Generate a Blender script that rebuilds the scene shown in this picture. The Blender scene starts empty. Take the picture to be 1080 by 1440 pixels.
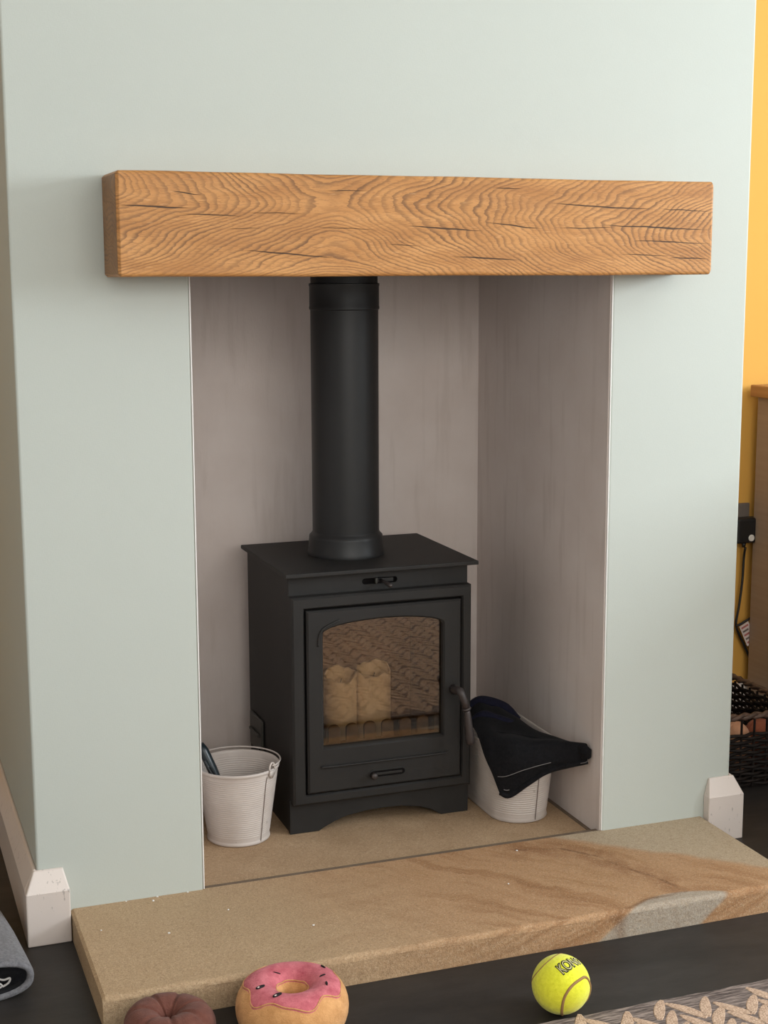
import bpy, bmesh, math, random
from mathutils import Vector, Matrix
random.seed(7)
PI = math.pi
SC = bpy.context.scene
COL = SC.collection

# ------------------------------------------------------------------ camera
cam_d = bpy.data.cameras.new('camera'); cam = bpy.data.objects.new('camera', cam_d); COL.objects.link(cam)
yaw, pitch, roll = 0.3485, 0.1614, -0.0034
fw = Vector((math.sin(yaw)*math.cos(pitch), math.cos(yaw)*math.cos(pitch), -math.sin(pitch)))
rt = Vector((math.cos(yaw), -math.sin(yaw), 0)); up = rt.cross(fw)
r2 = rt*math.cos(roll) + up*math.sin(roll); u2 = up*math.cos(roll) - rt*math.sin(roll)
M = Matrix((r2, u2, -fw)).transposed().to_4x4(); M.translation = Vector((-0.5443, -2.4493, 1.0886))
cam.matrix_world = M
cam_d.sensor_fit = 'VERTICAL'; cam_d.sensor_height = 36; cam_d.sensor_width = 27
cam_d.lens = 2065.9*36/1440; cam_d.clip_start = 0.02; cam_d.clip_end = 100
SC.camera = cam

# ------------------------------------------------------------------ world, lights, exposure
FLOOR = -0.05          # floor level; the top of the hearth slab is z = 0
BACK = -0.010          # top of the hearth inside the recess
W = bpy.data.worlds.new('world'); SC.world = W; W.use_nodes = True
W.node_tree.nodes['Background'].inputs[0].default_value = (0.80, 0.90, 1.0, 1)
W.node_tree.nodes['Background'].inputs[1].default_value = 0.6
def area(name, loc, rot, sx, sy, power, col):
    d = bpy.data.lights.new(name, 'AREA'); d.shape = 'RECTANGLE'; d.size = sx; d.size_y = sy; d.energy = power; d.color = col
    o = bpy.data.objects.new(name, d); COL.objects.link(o); o.location = loc; o.rotation_euler = rot
    return o
# daylight entering through the window in the right-hand wall and the window behind the camera
area('window_daylight', (3.37, -1.45, 1.56), (0, PI/2, 0), 0.84, 1.84, 128, (0.87, 0.945, 1.0))
area('rear_window_daylight', (0.1, -3.36, 1.52), (PI/2, 0, 0), 2.3, 1.0, 40, (1.0, 0.96, 0.90))
SC.view_settings.view_transform = 'Standard'; SC.view_settings.look = 'None'
SC.view_settings.gamma = 1.0; SC.view_settings.use_curve_mapping = False
SC.view_settings.exposure = -0.10

# ------------------------------------------------------------------ shader helpers
class S:
    """A socket with arithmetic that builds Math nodes."""
    def __init__(s, nt, k): s.nt, s.k = nt, k
    def _op(s, op, *a, clamp=False):
        n = s.nt.nodes.new('ShaderNodeMath'); n.operation = op; n.use_clamp = clamp
        for i, v in enumerate((s,)+a):
            if isinstance(v, S): s.nt.links.new(v.k, n.inputs[i])
            else: n.inputs[i].default_value = v
        return S(s.nt, n.outputs[0])
    def __add__(s, o): return s._op('ADD', o)
    __radd__ = __add__
    def __sub__(s, o): return s._op('SUBTRACT', o)
    def __rsub__(s, o): return (s*-1)+o
    def __mul__(s, o): return s._op('MULTIPLY', o)
    __rmul__ = __mul__
    def __truediv__(s, o): return s._op('DIVIDE', o)
    def sqrt(s): return s._op('SQRT')
    def sin(s): return s._op('SINE')
    def abs(s): return s._op('ABSOLUTE')
    def frac(s): return s._op('FRACT')
    def floor(s): return s._op('FLOOR')
    def min(s, o): return s._op('MINIMUM', o)
    def max(s, o): return s._op('MAXIMUM', o)
    def pow(s, o): return s._op('POWER', o)
    def clamp(s): return s._op('ADD', 0.0, clamp=True)
    def step(s, a, b):
        n = s.nt.nodes.new('ShaderNodeMapRange'); n.interpolation_type = 'SMOOTHSTEP'
        s.nt.links.new(s.k, n.inputs[0]); n.inputs[1].default_value = a; n.inputs[2].default_value = b
        return S(s.nt, n.outputs[0])
class Mat:
    def __init__(m, name, rough=0.6, spec=0.5, metal=0.0, sheen=0.0):
        m.m = bpy.data.materials.new(name); m.m.use_nodes = True; m.nt = m.m.node_tree
        m.b = m.nt.nodes['Principled BSDF']
        m.b.inputs['Roughness'].default_value = rough; m.b.inputs['Specular IOR Level'].default_value = spec
        m.b.inputs['Metallic'].default_value = metal
        if sheen: m.b.inputs['Sheen Weight'].default_value = sheen; m.b.inputs['Sheen Roughness'].default_value = 0.5
        tc = m.nt.nodes.new('ShaderNodeTexCoord'); m.oc = tc.outputs['Object']
        sp = m.nt.nodes.new('ShaderNodeSeparateXYZ'); m.nt.links.new(m.oc, sp.inputs[0])
        m.x, m.y, m.z = (S(m.nt, sp.outputs[i]) for i in range(3))
    def vec(m, x, y, z):
        n = m.nt.nodes.new('ShaderNodeCombineXYZ')
        for i, v in enumerate((x, y, z)):
            if isinstance(v, S): m.nt.links.new(v.k, n.inputs[i])
            else: n.inputs[i].default_value = v
        return n.outputs[0]
    def noise(m, scale, detail=2, rough=0.5, vec=None):
        n = m.nt.nodes.new('ShaderNodeTexNoise'); n.inputs['Scale'].default_value = scale
        n.inputs['Detail'].default_value = detail; n.inputs['Roughness'].default_value = rough
        m.nt.links.new(vec or m.oc, n.inputs['Vector'])
        return S(m.nt, n.outputs['Fac'])
    def snoise(m, sx, sy, sz, detail=2, rough=0.5, off=0.0):
        return m.noise(1.0, detail, rough, m.vec(m.x*sx+off, m.y*sy+off, m.z*sz+off))
    def ramp(m, f, stops):
        n = m.nt.nodes.new('ShaderNodeValToRGB'); m.nt.links.new(f.k, n.inputs[0])
        e = n.color_ramp.elements
        while len(e) < len(stops): e.new(0.5)
        for i, (p, c) in enumerate(stops): e[i].position = p; e[i].color = (*c, 1)
        return n.outputs[0]
    def mix(m, f, a, b):
        n = m.nt.nodes.new('ShaderNodeMix'); n.data_type = 'RGBA'
        if isinstance(f, S): m.nt.links.new(f.k, n.inputs[0])
        else: n.inputs[0].default_value = f
        for i, v in ((6, a), (7, b)):
            if isinstance(v, tuple): n.inputs[i].default_value = (*v, 1)
            else: m.nt.links.new(v, n.inputs[i])
        return n.outputs[2]
    def color(m, c):
        if isinstance(c, tuple): m.b.inputs['Base Color'].default_value = (*c, 1)
        else: m.nt.links.new(c, m.b.inputs['Base Color'])
        return m
    def bump(m, h, strength, dist=0.002):
        n = m.nt.nodes.new('ShaderNodeBump'); n.inputs['Strength'].default_value = strength; n.inputs['Distance'].default_value = dist
        m.nt.links.new(h.k, n.inputs['Height']); m.nt.links.new(n.outputs[0], m.b.inputs['Normal'])
        return m

def paint(name, c, c2, rough=0.75, spec=0.3):
    m = Mat(name, rough, spec)
    m.color(m.mix(m.noise(3.0, 3), c, c2))
    weave = m.snoise(180, 180, 900, 1) + m.snoise(900, 900, 160, 1)
    return m.bump(weave, 0.12, 0.0008).m
sage = paint('sage_wall_paint', (0.50, 0.53, 0.487), (0.525, 0.555, 0.512))
yellow = paint('yellow_wall_paint', (0.70, 0.36, 0.070), (0.72, 0.38, 0.078))
ceil_m = paint('white_ceiling_paint', (0.80, 0.80, 0.78), (0.82, 0.82, 0.80))
def plaster():
    m = Mat('whitewashed_recess_plaster', 0.8, 0.25)
    c = m.ramp(m.noise(4.0, 4, 0.6), [(0.3, (0.66, 0.575, 0.53)), (0.7, (0.75, 0.675, 0.635))])
    streak = m.snoise(40, 40, 4, 3)
    m.color(m.mix(streak.step(0.52, 0.72)*0.4, c, (0.58, 0.50, 0.455)))
    return m.bump(m.noise(120, 3)+m.snoise(300, 300, 60, 2), 0.25, 0.0012).m
recess_m = plaster()
def white_gloss():
    m = Mat('white_skirting_gloss', 0.35, 0.5)
    c = m.mix(m.noise(6, 3), (0.66, 0.575, 0.525), (0.69, 0.61, 0.56))
    sc = m.snoise(160, 160, 60, 2, 0.6, 3.1).step(0.62, 0.68)*m.noise(22, 1).step(0.50, 0.60)
    m.color(m.mix(sc*0.6, c, (0.28, 0.24, 0.22)))
    return m.bump(m.noise(60, 2), 0.1).m
skirt_m = white_gloss()
def plain(name, c, rough=0.6, spec=0.4, metal=0.0, var=0.12, scale=30, bump=0.0, bscale=200, sheen=0.0):
    m = Mat(name, rough, spec, metal, sheen)
    d = tuple(v*(1-var) for v in c); l = tuple(min(1, v*(1+var)) for v in c)
    m.color(m.ramp(m.noise(scale, 3), [(0.3, d), (0.7, l)]))
    if bump: m.bump(m.noise(bscale, 3, 0.6), bump, 0.0015)
    return m.m
corner_strip_m = plain('white_corner_strip', (0.84, 0.82, 0.79), 0.5, var=0.03)

def slate_floor():
    m = Mat('charcoal_slate_floor', 0.5, 0.35)
    c = m.ramp(m.snoise(6, 14, 6, 5, 0.65), [(0.3, (0.019, 0.0165, 0.0155)), (0.55, (0.030, 0.026, 0.024)), (0.75, (0.043, 0.037, 0.034))])
    dust = m.noise(260, 2, 0.6).step(0.70, 0.78)*0.25
    m.color(m.mix(dust, c, (0.16, 0.14, 0.13)))
    return m.bump(m.snoise(25, 60, 25, 4, 0.6), 0.25, 0.0015).m
floor_m = slate_floor()

def sandstone(name, plain_back=False):
    m = Mat(name, 0.8, 0.2)
    warp = m.noise(3.0, 3)*0.5
    band = m.noise(1.0, 4, 0.6, m.vec((m.x*0.9+m.y*2.4)*3.0+warp*2.0, (m.y-m.x*0.25)*16+warp*3.0, m.z*16))
    base = m.ramp(band, [(0.28, (0.33, 0.200, 0.108)), (0.45, (0.43, 0.285, 0.165)), (0.60, (0.50, 0.345, 0.205)), (0.75, (0.41, 0.245, 0.125))])
    if plain_back:
        base = m.ramp(m.noise(9, 4), [(0.3, (0.40, 0.265, 0.155)), (0.7, (0.50, 0.345, 0.212))])
    else:
        # left third plainer and paler, rusty swirl on the right, pale wedge along the back right and grey chip on the front edge
        pale = m.mix(m.noise(14, 4), (0.43, 0.295, 0.172), (0.51, 0.365, 0.225))
        nz = (m.noise(7, 3)-0.5)*0.12
        base = m.mix(((m.x+nz*2)*-1).step(-0.42, 0.05), base, pale)
        ac = m.x*0.74+m.y*0.67-m.z*2.2+nz*0.7+(m.noise(24, 4, 0.7)-0.5)*0.035; al = m.x*0.67-m.y*0.74
        streak = m.noise(1.0, 4, 0.6, m.vec(ac*26, al*2.6, 0.0))
        rust = m.ramp(streak, [(0.28, (0.28, 0.135, 0.058)), (0.42, (0.40, 0.215, 0.104)), (0.54, (0.49, 0.290, 0.155)), (0.64, (0.44, 0.250, 0.124)), (0.78, (0.32, 0.16, 0.070))])
        rz = (m.x+nz*1.5+m.y*0.3).step(-0.02, 0.50)
        base = m.mix(rz, base, rust)
        # dark iron-stained lines that meet in a point at the chipped front arris
        def seg(pts):
            best = None
            for (ax, ay), (bx_, by_) in zip(pts, pts[1:]):
                ex, ey = bx_-ax, by_-ay; l2 = ex*ex+ey*ey
                px, py = m.x+nz*0.10-ax, m.y+nz*0.10-ay
                t = ((px*ex+py*ey)/l2).clamp()
                qx, qy = px-t*ex, py-t*ey
                d = (qx*qx+qy*qy).sqrt()
                best = d if best is None else best.min(d)
            return best
        dA = seg([(.60, -.03), (.68, -.055), (.73, -.11), (.755, -.18), (.79, -.25), (.806, -.306)])
        dB = seg([(.806, -.306), (.775, -.312), (.72, -.313), (.68, -.330), (.62, -.348)])
        lobe = dA.step(.07, .0)
        base = m.mix(lobe*m.snoise(30, 30, 30, 3).step(0.3, 0.65)*0.7, base, (0.27, 0.12, 0.05))
        # pale wedge at the back right corner
        wedge = (m.y + (m.x-0.70)*0.86 + nz*0.6).step(-0.02, 0.014)
        base = m.mix(wedge*m.x.step(0.55, 0.72), base, m.mix(m.noise(60, 3), (0.43, 0.335, 0.225), (0.52, 0.415, 0.295)))
        # grey patch where the front arris has spalled
        dx = (m.x-0.775-m.z*1.2)/0.105; dy = (m.y+0.356)/0.050
        d = dx*dx+dy*dy+nz*2.5
        base = m.mix(d.step(1.10, 0.85), base, m.mix(m.noise(70, 3), (0.36, 0.30, 0.235), (0.45, 0.385, 0.31)))
        base = m.mix(dA.min(dB).step(.007, .0005)*m.noise(18, 2).step(0.35, 0.6)*0.7, base, (0.17, 0.075, 0.033))
    grit = m.noise(520, 2, 0.7)
    base = m.mix(grit.step(0.50, 0.72)*0.42, base, (0.15, 0.088, 0.046))
    base = m.mix(m.noise(110, 3, 0.75).step(0.50, 0.72)*0.32, base, (0.20, 0.12, 0.065))
    base = m.mix(m.noise(430, 1).step(0.62, 0.75)*0.25, base, (0.74, 0.60, 0.44))
    base = m.mix(m.noise(290, 2, 0.8).step(0.47, 0.66)*0.34, base, (0.19, 0.115, 0.062))
    base = m.mix(m.noise(240, 2, 0.8, m.vec(m.x+3.3, m.y, m.z)).step(0.52, 0.70)*0.30, base, (0.70, 0.54, 0.37))
    m.color(base)
    return m.bump(grit+m.noise(240, 2, 0.8)+m.noise(90, 3)*1.5, 0.6, 0.0014).m
stone_m = sandstone('banded_sandstone'); stone_back_m = sandstone('plain_sandstone', True)
mortar_m = plain('grey_mortar', (0.17, 0.125, 0.09), 0.9, 0.1, bump=0.4)

def oak():
    m = Mat('oiled_oak_beam', 0.5, 0.35)
    x, z, y = m.x, m.z, m.y
    n1 = m.snoise(3.4, 8, 12, 2, 0.5)-0.5
    n2 = m.snoise(16, 30, 42, 2, 0.5, 4.2)-0.5
    n4 = m.snoise(70, 90, 260, 2, 0.6, 1.3)-0.5
    n3 = m.snoise(2.0, 4, 7, 2, 0.5, 9.0)-0.5
    xm = x+0.17
    zc = z-0.030+x*0.06+n3*0.06
    ridge = (xm*xm+0.05*0.05).sqrt()*-0.85
    wing = ((zc*zc+0.03*0.03).sqrt()-0.03)*(1.9+n3*1.2)
    f = ridge+wing+n1*0.15+n2*0.016+n4*0.007+y*0.35
    freq = 76.0
    t = (f*freq).frac()
    line = (t.step(0.35, 0.85))*(t.step(1.0, 0.90))            # slow rise, sharp fall: late-wood edge
    ringid = (f*freq).floor()
    rv = ((ringid*12.9898).sin()*43758.5).frac()
    soft = m.snoise(9, 14, 40, 2, 0.5, 2.0)
    base = m.ramp(soft, [(0.25, (0.42, 0.180, 0.050)), (0.5, (0.51, 0.236, 0.072)), (0.75, (0.59, 0.290, 0.098))])
    base = m.mix(line*(0.40+rv*0.55)*(m.snoise(6, 9, 20, 2, 0.5, 7.7).step(0.25, 0.65)*0.55+0.45), base, (0.165, 0.075, 0.028))
    por = m.snoise(85, 300, 950, 2, 0.6)
    base = m.mix(por.step(0.53, 0.68)*0.55, base, (0.24, 0.10, 0.035))
    ray = m.snoise(45, 300, 420, 2, 0.6, 5.5)
    base = m.mix(ray.step(0.60, 0.76)*0.35, base, (0.76, 0.44, 0.20))
    # drying checks: dark slits along the grain, each with its own place
    cracks = [(-.535, -.415, .028, -.02, .0016), (-.45, -.40, .050, -.10, .0011), (-.44, -.33, .016, -.03, .0010), (-.36, -.30, -.006, 0, .0008), (-.34, -.17, -.040, -.075, .0013),
              (-.33, -.23, .020, -.03, .0008), (-.06, .09, .000, -.05, .0014), (-.09, -.03, -.030, -.04, .0009), (.02, .16, -.048, -.06, .0014), (.08, .20, .008, -.10, .0012),
              (.20, .42, .040, -.035, .0014), (.22, .34, -.002, .03, .0010), (.30, .535, .005, -.035, .0015), (.36, .535, -.022, -.03, .0012), (.34, .45, -.046, -.02, .0010),
              (.42, .533, .034, -.045, .0011), (.44, .533, -.052, -.01, .0012), (-.20, -.12, .055, .02, .0010), (.10, .16, .066, -.05, .0009), (-.22, -.10, -.003, -.03, .0008)]
    wob = n2*0.006
    crk = None
    for a, b, zz, sl, wd in cracks:
        mid, hl = (a+b)/2, (b-a)/2
        u = ((x-mid)/hl)
        w = (u*u*-1+1.0).max(0.0)*wd                       # spindle-shaped width
        dist = (z-zz-(x-a)*sl+wob).abs()
        k = (w-dist)*2500.0
        k = k.clamp()
        crk = k if crk is None else crk.max(k)
    base = m.mix(m.snoise(7, 12, 34, 3, 0.6, 11.0).step(0.52, 0.75)*0.35, base, (0.30, 0.125, 0.040))
    base = m.mix(crk*0.94, base, (0.035, 0.016, 0.007))
    ge = m.nt.nodes.new('ShaderNodeNewGeometry'); sx = m.nt.nodes.new('ShaderNodeSeparateXYZ'); m.nt.links.new(ge.outputs['True Normal'], sx.inputs[0])
    endgrain = S(m.nt, sx.outputs[0]).abs().step(0.75, 0.95)     # end faces coloured darker than the long faces
    base = m.mix(endgrain*0.55, base, (0.13, 0.062, 0.026))
    m.color(base)
    rr = m.noise(30, 2)*0.15+0.40
    m.nt.links.new(rr.k, m.b.inputs['Roughness'])
    return m.bump(line*-0.25+por*-0.4+crk*-2.5, 0.35, 0.0012).m
oak_m = oak()
def oak_plain(name, a, b):
    m = Mat(name, 0.45, 0.35)
    g = m.snoise(3, 3, 90, 4, 0.6)
    m.color(m.ramp(g, [(0.3, a), (0.7, b)])); return m.m
cabinet_top_m = oak_plain('oak_cabinet_top', (0.30, 0.135, 0.045), (0.40, 0.20, 0.075))
cabinet_m = oak_plain('taupe_cabinet_panel', (0.31, 0.215, 0.15), (0.35, 0.25, 0.178))
iron_m = plain('matt_black_stove_paint', (0.017, 0.0155, 0.0145), 0.6, 0.35, var=0.10, scale=12, bump=0.10, bscale=500)
flue_m = plain('satin_black_flue_enamel', (0.014, 0.014, 0.0145), 0.45, 0.4, var=0.08, scale=8, bump=0.05, bscale=300)
slot_wick_black_m = plain('slot_shade_and_wick_black', (0.006, 0.005, 0.005), 0.9, 0.1)  # near-black: painted shade in the stove slots, and the burnt wicks
handle_m = plain('bronzed_handle_metal', (0.050, 0.040, 0.038), 0.45, 0.5, metal=0.3)
plate_m = plain('dull_steel_plate', (0.060, 0.058, 0.050), 0.5, 0.5, metal=0.4)
brick_m = plain('tan_firebrick', (0.25, 0.155, 0.088), 0.9, 0.1, var=0.2, scale=14, bump=0.3)
candle_m = plain('ivory_candle_wax', (0.90, 0.78, 0.58), 0.5, 0.4, var=0.06, scale=20)
grate_m = plain('ash_dusted_iron', (0.21, 0.145, 0.085), 0.8, 0.2, var=0.25, scale=40)
def glass():
    m = Mat('smoked_stove_glass'); nt = m.nt
    out = nt.nodes['Material Output']
    tr = nt.nodes.new('ShaderNodeBsdfTransparent'); gl = nt.nodes.new('ShaderNodeBsdfGlossy'); gl.inputs['Roughness'].default_value = 0.004
    # brownish film of soot, denser in cloudy patches
    c = m.ramp(m.noise(9, 4), [(0.3, (0.80, 0.71, 0.60)), (0.7, (0.91, 0.84, 0.75))]); nt.links.new(c, tr.inputs[0])
    fr = nt.nodes.new('ShaderNodeFresnel'); fr.inputs[0].default_value = 1.80
    mx = nt.nodes.new('ShaderNodeMixShader')
    k = S(nt, fr.outputs[0])*1.15
    nt.links.new(k.k, mx.inputs[0]); nt.links.new(tr.outputs[0], mx.inputs[1]); nt.links.new(gl.outputs[0], mx.inputs[2])
    nt.links.new(mx.outputs[0], out.inputs[0]); return m.m
glass_m = glass()
def bucket_metal(name):
    m = Mat(name, 0.5, 0.4)
    c = m.ramp(m.noise(18, 4), [(0.3, (0.54, 0.475, 0.435)), (0.7, (0.61, 0.55, 0.51))])
    sp = m.noise(70, 3, 0.7).step(0.68, 0.74)
    m.color(m.mix(sp*0.5, c, (0.25, 0.20, 0.17)))
    return m.m
bucket_m = bucket_metal('painted_white_tin')
seam_m = plain('grey_seam_line', (0.20, 0.16, 0.14), 0.6, 0.3)
tool_m = plain('dark_teal_black_plastic', (0.010, 0.016, 0.020), 0.35, 0.5)
tool_edge_m = plain('grey_metal_edge', (0.05, 0.055, 0.06), 0.45, 0.4)
def cloth(name, a, b, sheen=0.3):
    m = Mat(name, 0.9, 0.15, 0, sheen)
    m.color(m.ramp(m.noise(180, 3, 0.7), [(0.3, a), (0.7, b)]))
    return m.bump(m.noise(700, 2, 0.7), 0.5, 0.001).m
black_cloth_m = cloth('black_fleece', (0.004, 0.004, 0.005), (0.010, 0.0095, 0.011), 0.02)
navy_cloth_m = cloth('navy_lining', (0.006, 0.006, 0.014), (0.012, 0.012, 0.026), 0.02)
stitch_m = plain('pale_stitching', (0.20, 0.185, 0.18), 0.8)
felt_m = cloth('mottled_grey_felt', (0.105, 0.102, 0.110), (0.205, 0.20, 0.212), 0.2)
lining_m = cloth('black_lining_fabric', (0.008, 0.008, 0.010), (0.013, 0.013, 0.016), 0.05)
print_m = plain('pale_grey_print', (0.45, 0.42, 0.40), 0.7)
def plush(name, a, b):
    m = Mat(name, 0.9, 0.1, 0, 0.10)
    n = m.noise(60, 4, 0.7)
    m.color(m.ramp(n, [(0.25, a), (0.75, b)]))
    return m.bump(m.noise(420, 3, 0.75)+n*0.8, 0.7, 0.0016).m
tan_plush = plush('tan_plush', (0.50, 0.24, 0.085), (0.74, 0.40, 0.175))
pink_plush = plush('pink_plush', (0.42, 0.075, 0.100), (0.70, 0.215, 0.245))
brown_plush = plush('chocolate_plush', (0.105, 0.037, 0.027), (0.185, 0.072, 0.052))
peach_plush = plush('peach_plush', (0.52, 0.26, 0.15), (0.62, 0.34, 0.21))
rust_plush = plush('rust_plush', (0.23, 0.065, 0.035), (0.30, 0.10, 0.055))
sprinkle_m = plain('black_felt_sprinkle', (0.010, 0.007, 0.008), 0.8)
sprinkle_mark_m = plain('white_sprinkle_mark', (0.75, 0.62, 0.58), 0.8)
def ball_felt():
    m = Mat('neon_yellow_felt', 0.9, 0.1, 0, 0.3)
    n = m.noise(160, 4, 0.7)
    m.color(m.ramp(n, [(0.25, (0.66, 0.66, 0.022)), (0.75, (0.86, 0.86, 0.06))]))
    return m.bump(m.noise(600, 3, 0.75)+n, 0.6, 0.0012).m
ball_m = ball_felt()
ballseam_m = plain('brown_rubber_seam', (0.30, 0.17, 0.065), 0.8)
logo_black = plain('black_ball_print', (0.012, 0.012, 0.010), 0.8)
logo_fill = plain('cream_ball_print', (0.62, 0.58, 0.28), 0.8)
def rug_mat():
    m = Mat('taupe_rug_weave', 0.95, 0.1)
    st = m.snoise(30, 320, 60, 3, 0.65)
    m.color(m.ramp(st, [(0.34, (0.070, 0.055, 0.050)), (0.5, (0.175, 0.138, 0.122)), (0.66, (0.34, 0.27, 0.235))]))
    return m.bump(m.snoise(120, 500, 300, 2), 0.8, 0.002).m
rug_m = rug_mat()
def leaf_mat():
    m = Mat('peach_rug_pile', 0.95, 0.1)
    st = m.snoise(260, 420, 100, 2, 0.6)
    m.color(m.ramp(st, [(0.36, (0.36, 0.24, 0.165)), (0.6, (0.62, 0.445, 0.325))]))
    return m.bump(m.snoise(300, 420, 300, 2), 0.9, 0.002).m
leaf_m = leaf_mat()
wicker_m = plain('black_brown_wicker', (0.013, 0.009, 0.0075), 0.65, 0.2, var=0.4, scale=60, bump=0.3)
wicker_rim_m = plain('worn_brown_wicker_rim', (0.085, 0.050, 0.034), 0.55, 0.4, var=0.5, scale=70, bump=0.3)
plug_m = plain('black_plug_plastic', (0.010, 0.010, 0.010), 0.4, 0.5)
socket_m = plain('grey_steel_faceplate', (0.20, 0.165, 0.14), 0.4, 0.5, metal=0.3, var=0.06)
dot_m = plain('white_plug_button', (0.72, 0.68, 0.62), 0.5)
tag_m = plain('white_cable_label', (0.66, 0.55, 0.50), 0.7)
tag_red_m = plain('red_label_print', (0.42, 0.13, 0.11), 0.7)
frame_m = plain('white_window_frame', (0.8, 0.8, 0.78), 0.4)
crumb_m = plain('white_plaster_crumb', (0.85, 0.83, 0.80), 0.8)

# ------------------------------------------------------------------ mesh helpers
def tag(o, label=None, cat=None, group=None, kind=None):
    if label: o['label'] = label
    if cat: o['category'] = cat
    if group: o['group'] = group
    if kind: o['kind'] = kind
    return o
def thing(name, label, cat, loc=(0, 0, 0), rz=0, group=None):
    o = bpy.data.objects.new(name, None); COL.objects.link(o); o.location = loc; o.rotation_euler = (0, 0, rz)
    o.empty_display_size = 0.05
    return tag(o, label, cat, group)
def obj(name, bm, mat, parent=None, smooth=False, bevel=0.0, sub=0, seg=2):
    bmesh.ops.recalc_face_normals(bm, faces=bm.faces)
    me = bpy.data.meshes.new(name); bm.to_mesh(me); bm.free()
    me.materials.append(mat)
    o = bpy.data.objects.new(name, me); COL.objects.link(o)
    if parent: o.parent = parent
    if smooth:
        for p in me.polygons: p.use_smooth = True
    if bevel:
        b = o.modifiers.new('bevel', 'BEVEL'); b.width = bevel; b.segments = seg; b.limit_method = 'ANGLE'; b.angle_limit = math.radians(35)
    if sub:
        s = o.modifiers.new('sub', 'SUBSURF'); s.levels = sub; s.render_levels = sub
    return o
def struct(name, bm, mat, **k):
    return tag(obj(name, bm, mat, **k), kind='structure')
def box(bm, x0, x1, y0, y1, z0, z1):
    v = [bm.verts.new((x, y, z)) for z in (z0, z1) for y in (y0, y1) for x in (x0, x1)]
    for f in ((0, 2, 3, 1), (4, 5, 7, 6), (0, 1, 5, 4), (2, 6, 7, 3), (0, 4, 6, 2), (1, 3, 7, 5)):
        bm.faces.new([v[i] for i in f])
    return v
def bx(*a):
    bm = bmesh.new(); box(bm, *a); return bm
def loops(bm, L, close_ends=True, ring=False):
    """bridge successive closed vertex loops"""
    R = [[bm.verts.new(p) for p in l] for l in L]
    n = len(R[0]); m = len(R)
    for i in range(m if ring else m-1):
        a, b = R[i], R[(i+1) % m]
        for j in range(n):
            bm.faces.new((a[j], a[(j+1) % n], b[(j+1) % n], b[j]))
    if close_ends and not ring:
        bm.faces.new(R[0][::-1]); bm.faces.new(R[-1])
    return R
def lathe(prof, n=40, c=(0, 0), close=True):
    bm = bmesh.new()
    L = [[(c[0]+r*math.cos(2*PI*k/n), c[1]+r*math.sin(2*PI*k/n), z) for k in range(n)] for r, z in prof]
    loops(bm, L, close); return bm
def catmull(P, n=8, closed=False):
    P = [Vector(p) for p in P]; out = []
    N = len(P)
    for i in range(N if closed else N-1):
        p0 = P[(i-1) % N] if closed or i > 0 else P[0]*2-P[1]
        p1, p2 = P[i], P[(i+1) % N]
        p3 = P[(i+2) % N] if closed or i+2 < N else P[-1]*2-P[-2]
        for k in range(n):
            t = k/n
            out.append(0.5*((2*p1)+(p2-p0)*t+(2*p0-5*p1+4*p2-p3)*t*t+(3*p1-p0-3*p2+p3)*t**3))
    if not closed: out.append(P[-1])
    return out
def tube(bm, pts, r, n=8, closed=False, rs=None, flat=1.0):
    pts = [Vector(p) for p in pts]; L = []
    N = len(pts); prev = None
    for i, p in enumerate(pts):
        a = pts[(i-1) % N] if closed or i > 0 else p
        b = pts[(i+1) % N] if closed or i < N-1 else p
        t = (b-a).normalized()
        if prev is None:
            u = t.cross(Vector((0, 0, 1)))
            if u.length < 0.1: u = t.cross(Vector((0, 1, 0)))
        else: u = prev-t*prev.dot(t)
        u.normalize(); prev = u; w = t.cross(u)
        rr = rs[i] if rs else r
        L.append([p+(u*math.cos(2*PI*k/n)+w*math.sin(2*PI*k/n)*flat)*rr for k in range(n)])
    loops(bm, L, not closed, ring=closed); return bm
def tb(pts, r, n=8, **k):
    return tube(bmesh.new(), pts, r, n, **k)
def prism(poly, y0, y1):
    """polygon in x,z extruded along y"""
    bm = bmesh.new(); loops(bm, [[(x, y0, z) for x, z in poly], [(x, y1, z) for x, z in poly]]); return bm
def rayhit(poly, c, a):
    d = (math.cos(a), math.sin(a)); best = 0
    for i in range(len(poly)):
        (x1, z1), (x2, z2) = poly[i], poly[(i+1) % len(poly)]
        ex, ez = x2-x1, z2-z1; den = d[0]*ez-d[1]*ex
        if abs(den) < 1e-12: continue
        t = ((x1-c[0])*ez-(z1-c[1])*ex)/den; s = ((x1-c[0])*d[1]-(z1-c[1])*d[0])/den
        if t > 0 and -1e-6 <= s <= 1+1e-6: best = max(best, t)
    return (c[0]+d[0]*best, c[1]+d[1]*best)
def rect(x0, x1, z0, z1): return [(x0, z0), (x1, z0), (x1, z1), (x0, z1)]
def pill(x0, x1, z, r, n=10):
    return [(x0+r*math.cos(a), z+r*math.sin(a)) for a in [PI/2+PI*k/n for k in range(n+1)]] + [(x1+r*math.cos(a), z+r*math.sin(a)) for a in [-PI/2+PI*k/n for k in range(n+1)]]
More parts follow.
